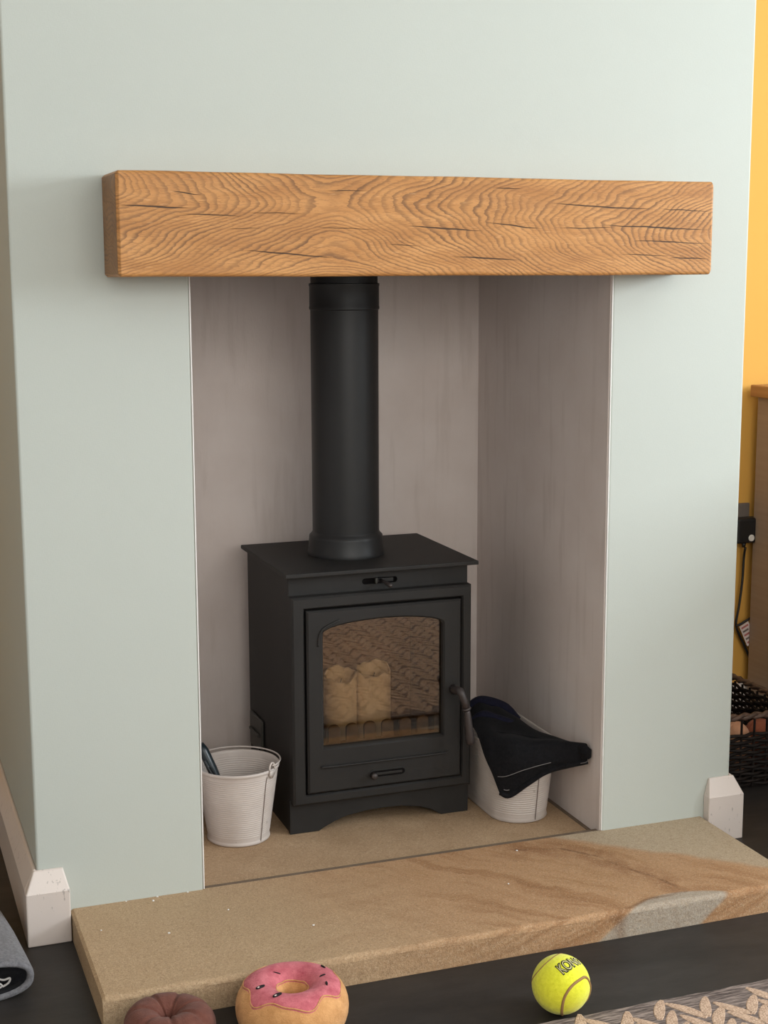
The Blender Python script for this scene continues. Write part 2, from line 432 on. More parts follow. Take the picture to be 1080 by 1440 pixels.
def plate_with_hole(outer, inner, c, yf, yb, b=0.003, n=64):
    """slab in the xz plane with a hole, front edges chamfered by b"""
    A = [2*PI*k/n for k in range(n)]
    for poly in (outer, inner): A += [math.atan2(z-c[1], x-c[0]) % (2*PI) for x, z in poly]
    A = sorted(A); A = [a for i, a in enumerate(A) if i == 0 or a-A[i-1] > 1e-4]
    O = [rayhit(outer, c, a) for a in A]; I = [rayhit(inner, c, a) for a in A]
    xs = [p[0] for p in outer]; zs = [p[1] for p in outer]
    cx, cz = (min(xs)+max(xs))/2, (min(zs)+max(zs))/2; hx, hz = (max(xs)-min(xs))/2, (max(zs)-min(zs))/2
    Oi = [(cx+(x-cx)*(1-b/hx), cz+(z-cz)*(1-b/hz)) for x, z in O]
    Ii = [(x+(x-c[0])*b/math.hypot(x-c[0], z-c[1]), z+(z-c[1])*b/math.hypot(x-c[0], z-c[1])) for x, z in I]
    L = [[(x, yb, z) for x, z in O], [(x, yf+b, z) for x, z in O], [(x, yf, z) for x, z in Oi], [(x, yf, z) for x, z in Ii], [(x, yf+b, z) for x, z in I], [(x, yb, z) for x, z in I]]
    bm = bmesh.new(); loops(bm, L, False, ring=True); return bm
def rel(pts, o): return [tuple(Vector(p)-Vector(o)) for p in pts]

# ------------------------------------------------------------------ the room
CEIL = 2.35; WB = 0.75          # back wall of the alcoves
BL, BR, OR, DEP = -0.2907, 1.0903, 0.80, 0.613
XL, XR, YF = -2.2, 3.40, -3.40
struct('floor', bx(XL-.1, XR+.1, YF-.1, WB+.1, FLOOR-.08, FLOOR), floor_m)
struct('ceiling', bx(XL-.1, XR+.1, YF-.1, WB+.1, CEIL, CEIL+.08), ceil_m)
# chimney breast with its opening: one slab in the shape of an upturned U
bm = prism([(BL, FLOOR), (0, FLOOR), (0, 1.16), (OR, 1.16), (OR, FLOOR), (BR, FLOOR), (BR, CEIL), (BL, CEIL)], 0, WB)
struct('wall_chimney_breast', bm, sage, bevel=0.004, seg=3)
struct('wall_recess_back', bx(0, OR, DEP, DEP+.05, FLOOR, 1.16), recess_m)
struct('wall_recess_right', bx(OR-.003, OR, .004, DEP, FLOOR, 1.16), recess_m)
struct('wall_recess_left', bx(0, .0012, .004, DEP, FLOOR, 1.16), recess_m)
struct('ceiling_recess', plate_with_hole(rect(0.003, OR-.003, .004, DEP), [(.395+.0705*math.cos(a), .365+.0705*math.sin(a)) for a in [2*PI*k/32 for k in range(32)]], (.395, .365), 0, .01, .001), iron_m)
o = bpy.data.objects['ceiling_recess']; o.rotation_euler = (-PI/2, 0, 0); o.location = (0, 0, 1.16)
o.rotation_euler = (PI/2, 0, 0); o.scale = (1, 1, -1)
# slim white strips on the two front corners of the opening
struct('trim_1', bx(-0.0006, 0.0015, -.0008, .004, 0.001, 1.1), corner_strip_m, bevel=0.0006)
struct('trim_2', bx(OR-0.0016, OR+.0006, -.0008, .004, 0.001, 1.1), corner_strip_m, bevel=0.0006)
struct('wall_alcove_left', bx(XL, BL, WB, WB+.1, FLOOR, CEIL), yellow)
struct('wall_alcove_right', bx(BR, XR, WB, WB+.1, FLOOR, CEIL), yellow)
struct('wall_left', bx(XL-.1, XL, YF, WB, FLOOR, CEIL), ceil_m)
# right wall with window opening
wy0, wy1, wz0, wz1 = -2.42, -0.48, 1.09, 2.03
bm = bmesh.new()
A = plate_with_hole(rect(YF, WB, FLOOR, CEIL), rect(wy0, wy1, wz0, wz1), ((wy0+wy1)/2, (wz0+wz1)/2), 0, -.1, .002, 8)
o = struct('wall_right', A, ceil_m); o.rotation_euler = (0, 0, PI/2); o.location = (XR, 0, 0)
w = tag(thing('window_1', None, None, (XR+.05, (wy0+wy1)/2, (wz0+wz1)/2)), kind='structure')
hy, hz = (wy1-wy0)/2, (wz1-wz0)/2
for nm, d in (('window_frame', (-.03, .03, -hy, hy, hz-.05, hz)), ('window_frame', (-.03, .03, -hy, hy, -hz, -hz+.05)), ('window_frame', (-.03, .03, -hy, -hy+.05, -hz+.05, hz-.05)), ('window_frame', (-.03, .03, hy-.05, hy, -hz+.05, hz-.05)), ('mullion', (-.03, .03, -.025, .025, -hz+.05, hz-.05))):
    obj(nm, bx(*d), frame_m, w)
# wall behind the viewer with a second, wide window
vx0, vx1, vz0, vz1 = -1.10, 1.30, .98, 2.06
struct('wall_behind', plate_with_hole(rect(XL, XR, FLOOR, CEIL), rect(vx0, vx1, vz0, vz1), ((vx0+vx1)/2, (vz0+vz1)/2), YF, YF-.1, .002, 8), ceil_m)
w = tag(thing('window_2', None, None, ((vx0+vx1)/2, YF-.05, (vz0+vz1)/2)), kind='structure')
hx, hz = (vx1-vx0)/2, (vz1-vz0)/2
for nm, d in (('window_frame', (-hx, hx, -.03, .03, hz-.05, hz)), ('window_frame', (-hx, hx, -.03, .03, -hz, -hz+.05)), ('window_frame', (-hx, -hx+.05, -.03, .03, -hz+.05, hz-.05)), ('window_frame', (hx-.05, hx, -.03, .03, -hz+.05, hz-.05)), ('mullion', (-.025, .025, -.03, .03, -hz+.05, hz-.05))):
    obj(nm, bx(*d), frame_m, w)

# skirting boards: chamfered blocks returned round the corners of the breast
T, ZC, ZT = .022, .044, .080
def skirt_block(bm, x0, x1, ins0, ins1):
    lo = [(x0, .0), (x0, -T), (x1, -T), (x1, .0)]
    hi = [(x0+ins0, .0), (x0+ins0, -.006), (x1-ins1, -.006), (x1-ins1, .0)]
    loops(bm, [[(x, y, FLOOR) for x, y in lo], [(x, y, ZC) for x, y in lo], [(x, y, ZT) for x, y in hi]])
def skirt_run(bm, xw, s, y0, y1):
    lo = [(xw, y0), (xw+s*T, y0), (xw+s*T, y1), (xw, y1)]
    hi = [(xw, y0+0), (xw+s*.006, y0+0), (xw+s*.006, y1), (xw, y1)]
    loops(bm, [[(x, y, FLOOR) for x, y in lo], [(x, y, ZC) for x, y in lo], [(x, y, ZT) for x, y in hi]])
bm = bmesh.new(); skirt_block(bm, BL-T, -.238, T-.006, .009); skirt_run(bm, BL, -1, 0.0, WB-T)
struct('baseboard_left', bm, skirt_m, bevel=.0022)
bm = bmesh.new(); skirt_block(bm, 1.031, BR+T, .009, T-.006); skirt_run(bm, BR, 1, 0.0, WB-T)
struct('baseboard_right', bm, skirt_m, bevel=.0022)
def skirt_back(x0, x1):
    bm = bmesh.new(); loops(bm, [[(x0, WB-a, z), (x0, WB, z), (x1, WB, z), (x1, WB-a, z)] for a, z in ((T, FLOOR), (T, .000), (.006, .022))]); return bm
struct('baseboard_alcove_right', skirt_back(BR+T, XR), skirt_m, bevel=.002)
struct('baseboard_alcove_left', skirt_back(XL, BL-T), skirt_m, bevel=.002)

# ------------------------------------------------------------------ hearth
def slab(x0, x1, y0, y1, z0, z1, b=.010, nx=60, seed=3):
    """worn slab: rounded front arris with slight unevenness"""
    rnd = random.Random(seed); bm = bmesh.new()
    prof = [(y1, z0), (y1, z1-.002), (y1-.002, z1)]
    for k in range(7):
        a = PI/2*k/6; prof.append((y0+b-b*math.sin(a), z1-b+b*math.cos(a)))
    prof.append((y0, z0))
    L = []
    for i in range(nx+1):
        e = min(i, nx-i); x = x0+(x1-x0)*i/nx
        if e == 1: x = x0+.005 if i == 1 else x1-.005
        w0 = .0006*math.sin(i*.9+seed)+rnd.uniform(-.0002, .0002); w = [w0 for _ in prof]
        k = .004 if e == 0 else 0
        L.append([(x, y+(w[j] if 2 < j < 9 else 0), z+(w[j] if 2 < j < 9 else 0)-(k if j not in (0, len(prof)-1) and z > z1-.005 else 0)) for j, (y, z) in enumerate(prof)])
    loops(bm, L); return bm
h = thing('stone_hearth', 'front sandstone hearth slab with rusty bands and grey chipped edge', 'hearth', (.395, -.17, FLOOR))
hb = thing('back_hearth', 'plain tan sandstone hearth inside the recess under the black stove', 'hearth', (.395, .31, FLOOR))
def child_at(o, parent):           # vertices are in world space; keep them there
    o.parent = parent; o.matrix_parent_inverse = Matrix.Translation(parent.location).inverted(); return o
child_at(obj('front_slab', slab(-.2365, 1.029, -.340, .006, FLOOR, 0), stone_m, smooth=False, bevel=.002), h)
child_at(obj('back_slab', bx(.004, OR-.012, .0165, DEP-.001, FLOOR, BACK), stone_back_m, bevel=.002), hb)
child_at(obj('mortar_joint', bx(.004, OR-.004, .0062, .0164, FLOOR, -.0012), mortar_m), h)
child_at(obj('mortar_joint', bx(OR-.0118, OR-.0032, .0165, DEP-.002, FLOOR, BACK-.0003), mortar_m), hb)
# paint and plaster crumbs lying on the slab
CR = [(-.20, -.105, 'near the left end of the hearth slab'), (-.095, -.155, 'on the hearth behind the brown doughnut'), (.02, -.10, 'on the hearth behind the pink doughnut'), (.14, -.21, 'on the hearth right of the pink doughnut'),
      (.52, -.17, 'on the middle of the hearth behind the ball'), (.60, -.035, 'on the hearth in front of the oval bucket'), (-.14, -.004, 'leftmost of three along the foot of the left pillar'),
      (-.085, -.004, 'middle of three along the foot of the left pillar'), (-.03, -.004, 'rightmost of three along the foot of the left pillar'), (-.095, -.018, 'just in front of the left pillar foot')]
for i, (cx, cy, where) in enumerate(CR):
    s = random.uniform(.0016, .0026)
    bm = bmesh.new(); bmesh.ops.create_icosphere(bm, subdivisions=1, radius=s)
    for v in bm.verts: v.co *= random.uniform(.7, 1.2); v.co.z *= .7
    o = obj('plaster_crumb', bm, crumb_m); o.location = (cx, cy, s*.5)
    tag(o, 'tiny white plaster crumb '+where, 'crumb', 'crumbs on the hearth')

# ------------------------------------------------------------------ oak beam
def beam():
    x0, x1, z0, z1, d = -.5355, .5355, -.0818, .0818, .1279
    nx, bm = 90, bmesh.new()
    rnd = random.Random(5); b = .006
    sec = []
    def arc(cy, cz, a0, a1, n=4):
        for k in range(n+1):
            a = a0+(a1-a0)*k/n; sec.append((cy+b*math.cos(a), cz+b*math.sin(a)))
    sec.append((0, z0)); sec.append((0, z1))
    arc(-d+b, z1-b, PI/2, PI); 
    for k in range(1, 8): sec.append((-d, z1-b-(z1-z0-2*b)*k/8))
    arc(-d+b, z0+b, PI, 1.5*PI)
    L = []
    for i in range(nx+1):
        x = x0+(x1-x0)*i/nx
        wv = .0004*math.sin(x*13+1)+.0002*math.sin(x*37)
        ins = .0045 if i in (0, nx) else 0
        xx = x
        L.append([(xx, y+(ins+wv*.6 if y < -.01 else 0), z*(1-ins/.082)+(wv if y < -.01 else 0)) for y, z in sec])
    # second ring close to each end for a rounded arris
    L.insert(1, [(x0+.0045, p[1]-(0 if p[1] > -.01 else .0045), p[2]/(1-.0045/.082)) for p in L[0]])
    L.insert(len(L)-1, [(x1-.0045, p[1]-(0 if p[1] > -.01 else .0045), p[2]/(1-.0045/.082)) for p in L[-1]])
    loops(bm, L); return bm
o = obj('oak_mantel_beam', beam(), oak_m, smooth=False, bevel=.001)
o.location = (.3955, 0, 1.165)
tag(o, 'thick oak mantel beam with swirling grain mounted above the stove opening', 'mantel beam')

# ------------------------------------------------------------------ wood-burning stove
SX0, SX1, SF, SB = .228, .6045, .221, .525
st = thing('wood_burning_stove', 'matt black wood-burning stove with arched glass door on the hearth', 'stove', (.416, .37, BACK))
def sp(name, bm, mat, parent=None, **k):
    o = obj(name, bm, mat, **k)
    if parent is None: child_at(o, st)
    else: o.parent = parent
    return o
sp('top_plate', bx(.2158, .617, .193, .533, .5125, .5205), iron_m, bevel=.0015)
sp('side_panel', bx(SX0, SX0+.008, SF+.008, SB, BACK, .5124), iron_m)
sp('side_panel', bx(SX1-.008, SX1, SF+.008, SB, BACK, .5124), iron_m)
sp('back_panel', bx(SX0+.0081, SX1-.0081, SB-.008, SB, BACK+.03, .5124), iron_m)
sp('front_panel', plate_with_hole(rect(SX0, SX1, .440, .5124), pill(.386, .447, .490, .0058), (.4165, .490), SF, SF+.0078, .0012), iron_m)
sp('front_panel', bx(SX0, .262, SF, SF+.0078, .06, .4399), iron_m)
sp('front_panel', bx(.574, SX1, SF, SF+.0078, .06, .4399), iron_m)
sp('slot_shade', bx(.370, .463, SF+.0085, SF+.010, .478, .502), slot_wick_black_m)  # black sheet painting the shade behind the slot
# air slider in the slot: a tongue and a short pin with a rounded tip
sl = sp('air_slider', bx(.412, .446, SF+.002, SF+.0075, .4862, .4938), iron_m, bevel=.0006)
sp('slider_pin', tb([(.418, .222, .4905), (.421, .208, .4895), (.426, .190, .486), (.428, .185, .4845)], .004, 10, rs=[.0032, .0034, .0046, .003]), handle_m, sl, smooth=True)
sp('slider_clip', bx(.407, .4115, SF-.002, SF+.0075, .4845, .4955), plate_m, sl, bevel=.0005)
# plinth with an arched cut-out
pl = [(SX0-.003, .060), (SX0-.003, BACK), (.285, BACK), (.295, -.004), (.318, .006), (.345, .0145), (.385, .0195), (.424, .021), (.462, .0195), (.500, .013), (.525, .004), (.538, -.004), (.548, BACK), (SX1+.0025, BACK), (SX1+.0025, .060)]
sp('plinth', prism(pl, SF-.003, SF+.008), iron_m, bevel=.0012)
sp('base_floor', bx(SX0+.0081, SX1-.0081, SF+.009, SB-.0081, .050, .058), iron_m)
# door surround and door
DC = (.4165, .28)
sp('door_surround', plate_with_hole(rect(.2275, .6035, .0545, .4725), rect(.2535, .5830, .0745, .4485), (.4165, .2635), .1965, SF-.0002, .004), iron_m)
win = [(.2895, .167), (.5415, .167), (.5415, .398)]+[(.4155+.126*math.cos(a), .398+.0215*math.sin(a)) for a in [PI*k/18 for k in range(1, 18)]]+[(.2895, .398)]
door = sp('door', plate_with_hole(rect(.2565, .5800, .0775, .4455), win, (.4155, .285), .1930, .2160, .0035, 96), iron_m)
sp('window_glass', prism([(.4155+(x-.4155)*1.03, .285+(z-.285)*1.03) for x, z in win], .2060, .2085), glass_m, door)
sp('door_ledge', tb([(.283, .1915, .1325), (.287, .1905, .131), (.32, .1905, .1305), (.51, .1905, .1305), (.546, .1905, .131), (.550, .1915, .1325)], .0035, 8, flat=.6), iron_m, door, smooth=True)
sp('window_moulding', tb(catmull([(.279, .1925, .375), (.281, .1922, .395), (.288, .192, .408), (.302, .192, .416), (.322, .1925, .4235)], 5), .0022, 8, rs=None), iron_m, door, smooth=True)
# handle: boss, shank, collar and bar
hd = sp('door_handle', tb([(.5625, .1935, .262), (.5625, .180, .262), (.5615, .165, .266), (.562, .158, .267), (.5655, .154, .259), (.5695, .153, .247), (.5745, .153, .231)], .006, 14, rs=[.0095, .0090, .0080, .0085, .0075, .0070, .0082]), handle_m, smooth=True)
sp('handle_collar', tb([(.5741, .153, .2325), (.5748, .153, .230), (.5755, .153, .2275)], .009, 16, rs=[.0085, .0098, .0088]), handle_m, hd, smooth=True)
sp('handle_bar', tb([(.5755, .153, .2275), (.5765, .153, .222), (.5795, .1525, .195), (.5825, .152, .166), (.5835, .152, .158), (.584, .152, .1555)], .006, 14, rs=[.0058, .0068, .0082, .0090, .0084, .004]), handle_m, hd, smooth=True)
# lower air control: pill-shaped rim, flat black inset painting the channel's shade, and knob
ac = sp('air_control', plate_with_hole(pill(.3905, .4515, .1035, .0085), pill(.3905, .4515, .1035, .0062), (.421, .1035), .1912, .1935, .0006), iron_m)
sp('air_channel_shade', prism(pill(.3905, .4515, .1035, .0062), .1922, .1929), slot_wick_black_m, ac)
sp('air_knob', lathe([(.0045, 0), (.0045, .008), (.0065, .010), (.0068, .014), (.005, .017)], 18), handle_m, ac, smooth=True)
k = bpy.data.objects['air_knob']; k.location = (.389, .1925, .1035); k.rotation_euler = (PI/2, 0, 0)
sp('air_bar', bx(.395, .452, .1905, .1920, .101, .106), iron_m, ac, bevel=.0006)
# fire chamber: firebricks, grate with castellated front bar, bolts
sp('back_brick', bx(.245, .588, .485, .510, .0585, .480), brick_m)
sp('side_brick', bx(.2365, .2505, .235, .4848, .0585, .470), brick_m)
sp('side_brick', bx(.582, .5960, .235, .4848, .0585, .470), brick_m)
sp('baffle_brick', bx(.2508, .5817, .30, .4848, .440, .455), brick_m)
sp('grate_bed', bx(.2508, .5817, .232, .4848, .112, .124), grate_m)
lg = [(.2515, .125), (.5810, .125), (.5810, .160)]
xs = [.556, .518, .480, .442, .404, .366, .328, .290]
for i, xc in enumerate(xs):
    wd = .0125
    lg += [(xc+wd, .160)]+[(xc+wd*math.cos(a), .186+wd*.75*math.sin(a)) for a in [PI*k/8 for k in range(9)]]+[(xc-wd, .160)]
lg += [(.2515, .160)]
sp('log_guard', prism(lg, .246, .254), grate_m, bevel=.0012)
for bx_, bz_ in ((.305, .345), (.345, .348)):
    o = sp('bolt_head', lathe([(.0055, 0), (.0055, .003), (.003, .0045)], 12), iron_m); o.rotation_euler = (PI/2, 0, 0); o.location = (bx_, .4849, bz_)
# steel inlet plate on the left side
ip = sp('side_inlet_plate', bx(.2215, .2279, .412, .507, .092, .166), plate_m, bevel=.003)
sp('inlet_flange', bx(.2165, .2214, .425, .494, .128, .134), plate_m, ip, bevel=.001)
sp('inlet_screw', lathe([(.004, 0), (.004, .0015), (.002, .002)], 10), iron_m, ip); o = bpy.data.objects['inlet_screw']; o.rotation_euler = (0, -PI/2, 0); o.location = (.2214, .424, .104)
# flue pipe, its spigot collar and upper joint: part of the stove
FX, FY = .395, .365
fl = sp('flue_pipe', lathe([(.0682, .568), (.0682, 1.030)], 56, (FX, FY)), flue_m, smooth=True)
sp('flue_collar', lathe([(.0785, .5206), (.0790, .526), (.0775, .530), (.0755, .556), (.0750, .560), (.0700, .565), (.0684, .5685)], 56, (FX, FY)), flue_m, smooth=True)
sp('flue_sleeve', lathe([(.0684, 1.016), (.0702, 1.0175), (.0706, 1.021), (.0698, 1.024), (.0698, 1.062), (.0706, 1.064), (.0706, 1.068), (.0672, 1.069), (.0672, 1.158)], 56, (FX, FY)), flue_m, smooth=True)
for nm in ('flue_pipe', 'flue_collar', 'flue_sleeve'):
    o = bpy.data.objects[nm]; e = o.modifiers.new('edges', 'EDGE_SPLIT'); e.split_angle = math.radians(40)

# candles standing in the stove
def candle(cx, cy, r, h, seed, label):
    rnd = random.Random(seed); n = 40
    c = thing('pillar_candle', label, 'candle', (cx, cy, .124), 0, 'candles in the stove')
    ph = rnd.uniform(0, 6)
    def top(a): return h+.009*math.sin(a+.35)+.003*math.sin(3*a+ph)+.0016*math.sin(8*a+ph)
    bm = bmesh.new()
    L = [[(r*math.cos(a), r*math.sin(a), z) for a in [2*PI*k/n for k in range(n)]] for z in (0, .003, .05, .09)]
    for rr, dz in ((r*1.0, -.004), (r*.96, 0), (r*.88, -.003), (r*.80, -.016), (r*.5, -.024), (r*.06, -.026)):
        L.append([(rr*math.cos(a), rr*math.sin(a), top(a)*(1 if rr > r*.6 else 0)+(h if rr <= r*.6 else 0)+dz) for a in [2*PI*k/n for k in range(n)]])
    loops(bm, L); obj('wax_body', bm, candle_m, c, smooth=True)
    obj('wick', tb([(0, 0, h-.027), (.001, 0, h-.016), (.003, .001, h-.010)], .0012, 6), slot_wick_black_m, c)
    return c
candle(.3735, .345, .0340, .148, 11, 'left one of two ivory pillar candles behind the stove glass')
candle(.4480, .350, .0360, .152, 23, 'right one of two ivory pillar candles behind the stove glass')

# ------------------------------------------------------------------ round ribbed bucket with a tool in it
def ribbed(rb, rt_, h, ribs, outer=True):
    P = []
    n = ribs*4
    for i in range(n+1):
        t = i/n; z = .008+(h-.016)*t
        P.append((t, z, .00045*math.sin(i*PI/2) if .06 < t < .96 else 0))
    return P
bk = thing('round_bucket', 'round white ribbed tin bucket with wire handle left of the stove', 'bucket', (.128, .249, BACK), math.radians(-8))
rb, rT, H = .0605, .0800, .152
P = ribbed(rb, rT, H, 32)
prof = [(.001, .004), (rb-.004, .004), (rb-.001, 0), (rb+.0015, .002), (rb+.0012, .006)]
prof += [(rb+(rT-rb)*t+w, z) for t, z, w in P]
prof += [(rT+.0022, H-.006), (rT+.003, H-.002), (rT+.001, H), (rT-.0012, H-.003)]
prof += [(rb+(rT-rb)*t+w-.0016, z) for t, z, w in P[::-1]]+[(.001, .0075)]
obj('pail_body', lathe(prof, 64), bucket_m, bk, smooth=True)
def onwall(a, t, off=.001):
    r = rb+(rT-rb)*t+off; return (r*math.cos(a), r*math.sin(a), .006+(H-.012)*t)
sa = math.radians(-52)
obj('seam', tb([onwall(sa+(.06 if t > .86 else 0)*(t-.86)*4, t, .0012) for t in [0, .1, .2, .4, .6, .75, .86, .9, .95]], .0007, 6), seam_m, bk)
ears = []
for a in (math.radians(-42), math.radians(138)):
    e = bmesh.new()
    c = Vector((math.cos(a), math.sin(a), 0)); tn = Vector((-math.sin(a), math.cos(a), 0))
    pts = []
    for k in range(13):
        b = PI*1.15*k/12-.24
        pts.append(c*(rT+.0025)+tn*(.0085*math.cos(b))+Vector((0, 0, H+.001+.0115*math.sin(b))))
    tube(e, pts, .0019, 8)
    p2 = [c*(rT+.003+(-.0022 if q[1] < -.01 else 0))+tn*q[0]+Vector((0, 0, H+q[1])) for q in ((-.0105, -.002), (-.0085, -.012), (0, -.019), (.0085, -.012), (.0105, -.002))]
    vs = [e.verts.new(p) for p in p2]; vs2 = [e.verts.new(p+c*.0022) for p in p2]
    e.faces.new(vs); e.faces.new(vs2[::-1])
    for i in range(5): e.faces.new((vs[i], vs[(i+1) % 5], vs2[(i+1) % 5], vs2[i]))
    obj('handle_ear', e, bucket_m, bk, smooth=True); ears.append(c*(rT+.003)+Vector((0, 0, H+.006)))
a0, a1 = math.radians(-42), math.radians(138)
pts = [ears[0]+Vector((0, 0, .001))]
for k in range(1, 24):
    a = a0+(a1-a0)*k/24; q = math.sin(PI*k/24)
    pts.append(Vector(((rT+.0035+.0015*q)*math.cos(a), (rT+.0035+.0015*q)*math.sin(a), H+.006-.002*q)))
pts.append(ears[1]+Vector((0, 0, .001)))
obj('wire_handle', tb(pts, .0016, 8), bucket_m, bk, smooth=True)
tl = thing('hearth_tool', 'dark teal hearth tool leaning inside the round white bucket', 'hearth tool', (.130, .249, BACK+.0078))
obj('tool_handle', tb([(-.004, -.020, .004), (-.035, -.010, .085), (-.052, -.004, .135), (-.068, .002, .175), (-.074, .005, .188)], .010, 12, rs=[.009, .012, .0135, .013, .009], flat=.75), tool_m, tl, smooth=True)
obj('tool_edge', tb([(-.012, -.034, .012), (-.040, -.027, .085), (-.056, -.022, .130), (-.070, -.016, .160)], .0022, 8), tool_edge_m, tl, smooth=True)
obj('tool_blade', tb([(.004, -.020, .010), (-.030, -.030, .080), (-.050, -.026, .128), (-.062, -.020, .148)], .010, 10, rs=[.014, .012, .010, .006], flat=.25), tool_m, tl, smooth=True)

# ------------------------------------------------------------------ oval bucket with black glove garment
ob = thing('oval_bucket', 'oval white ribbed tin bucket right of the stove under a black cloth', 'bucket', (.697, .270, BACK))
def oval_loop(r, L, z, n=20):
    pts = []
    for k in range(n+1): a = PI+PI*k/n; pts.append((r*math.cos(a), -L+r*math.sin(a), z))
    for k in range(n+1): a = PI*k/n; pts.append((r*math.cos(a), L+r*math.sin(a), z))
    return pts
rb2, rT2, L2, H2 = .0600, .0730, .098, .160
P = ribbed(rb2, rT2, H2, 30)
pr = [(.002, .004), (rb2-.003, .004), (rb2-.001, 0), (rb2+.0015, .002)]+[(rb2+(rT2-rb2)*t+w, z) for t, z, w in P]+[(rT2+.002, H2-.005), (rT2+.0028, H2-.002), (rT2+.001, H2), (rT2-.001, H2-.003)]+[(rb2+(rT2-rb2)*t+w-.0016, z) for t, z, w in P[::-1]]+[(.002, .007)]
bm = bmesh.new(); loops(bm, [oval_loop(r, L2+(r-rb2)*.5, z) for r, z in pr]); obj('pail_body', bm, bucket_m, ob, smooth=True)
a = math.radians(-78)
obj('seam', tb([((rb2+(rT2-rb2)*t+.0012)*math.cos(a), -(L2+(rT2-rb2)*t*.5)+(rb2+(rT2-rb2)*t+.0012)*math.sin(a), .005+(H2-.01)*t) for t in [k/8 for k in range(9)]], .0010, 6), seam_m, ob)

G = [[(0.640, 0.335, 0.166), (0.665, 0.325, 0.190), (0.694, 0.315, 0.186), (0.719, 0.300, 0.180), (0.738, 0.275, 0.158)],
     [(0.630, 0.28, 0.178), (0.656, 0.27, 0.192), (0.683, 0.25, 0.186), (0.711, 0.23, 0.177), (0.742, 0.2, 0.154)],
     [(0.617, 0.22, 0.168), (0.634, 0.2, 0.178), (0.661, 0.18, 0.170), (0.705, 0.15, 0.163), (0.761, 0.1, 0.158)],
     [(0.610, 0.16, 0.152), (0.622, 0.14, 0.156), (0.648, 0.106, 0.164), (0.701, 0.086, 0.165), (0.788, 0.055, 0.164)],
     [(0.612, 0.12, 0.113), (0.628, 0.098, 0.120), (0.660, 0.078, 0.131), (0.714, 0.064, 0.139), (0.791, 0.048, 0.149)],
     [(0.627, 0.105, 0.066), (0.645, 0.098, 0.060), (0.679, 0.083, 0.087), (0.718, 0.068, 0.113), (0.790, 0.046, 0.130)]]
gl = thing('black_glove', 'black fabric garment draped over the front of the oval bucket', 'garment', (.697, .20, .150))
def dense(grid, n=5):
    rows = [catmull(r, n) for r in grid]
    cols = list(zip(*rows)); cols = [catmull(c, n) for c in cols]
    return [list(r) for r in zip(*cols)]
D = dense(G, 6); rnd = random.Random(4)
org = Vector(gl.location)
bm = bmesh.new(); V = []
for i, row in enumerate(D):
    V.append([])
    for j, p in enumerate(row):
        q = p+Vector((0, 0, .0035*math.sin(i*.55+j*.35)*math.cos(j*.5)))
        V[-1].append(bm.verts.new(q-org))
for i in range(len(V)-1):
    for j in range(len(V[0])-1): bm.faces.new((V[i][j], V[i][j+1], V[i+1][j+1], V[i+1][j]))
o = obj('drape', bm, black_cloth_m, gl, smooth=True); s = o.modifiers.new('thick', 'SOLIDIFY'); s.thickness = .005; s.offset = 0
hem = [D[-1][j]-org+Vector((0, -.002, .0)) for j in range(len(D[0]))]
obj('hem', tb(hem, .0055, 10), black_cloth_m, gl, smooth=True)
obj('cuff_end', tb([D[-4*1][-1]-org+Vector((-.004, -.002, -.002)), D[-9][-1]-org+Vector((-.006, -.004, -.006)), D[-13][-1]-org+Vector((-.008, 0, -.004))], .011, 12, rs=[.010, .013, .009]), black_cloth_m, gl, smooth=True)
obj('stitching', tb([D[-5][j]-org+Vector((0, -.0055, .0015)) for j in range(2, 19)], .0006, 5), stitch_m, gl)
obj('stitching', tb([D[-2][j]-org+Vector((0, -.0060, .0030)) for j in range(3, 7)], .0007, 5), stitch_m, gl)
cf = D[-1][-1]-org
obj('stitching', tb(catmull([cf+Vector((-.018, -.0065, -.0005)), cf+Vector((-.006, -.0068, .0005)), cf+Vector((.001, -.0065, .006)), cf+Vector((.001, -.006, .014))], 4), .0006, 5), stitch_m, gl)
# rolled inner layer, navy, bunched above the rim
def ridge(name, pts, rs, mat):
    return obj(name, tb(catmull(rel(pts, org), 6), .01, 12, rs=[x for x in interp(rs, (len(pts)-1)*6+1)], flat=.8), mat, gl, smooth=True)
def interp(r, n):
    return [r[min(int(i*(len(r)-1)/(n-1)), len(r)-2)]*(1-(i*(len(r)-1)/(n-1)-min(int(i*(len(r)-1)/(n-1)), len(r)-2)))+r[min(int(i*(len(r)-1)/(n-1)), len(r)-2)+1]*(i*(len(r)-1)/(n-1)-min(int(i*(len(r)-1)/(n-1)), len(r)-2)) for i in range(n)]
ridge('fold', [(.638, .300, .182), (.663, .292, .198), (.690, .283, .194), (.714, .268, .184), (.733, .245, .164)], [.010, .013, .014, .013, .008], navy_cloth_m)
ridge('fold', [(.626, .245, .174), (.648, .235, .187), (.672, .222, .180), (.700, .205, .171), (.726, .185, .158)], [.008, .010, .010, .010, .006], navy_cloth_m)
ridge('fold', [(.614, .185, .160), (.634, .175, .168), (.660, .160, .166), (.694, .140, .163), (.730, .120, .158)], [.006, .006, .006, .006, .004], black_cloth_m)

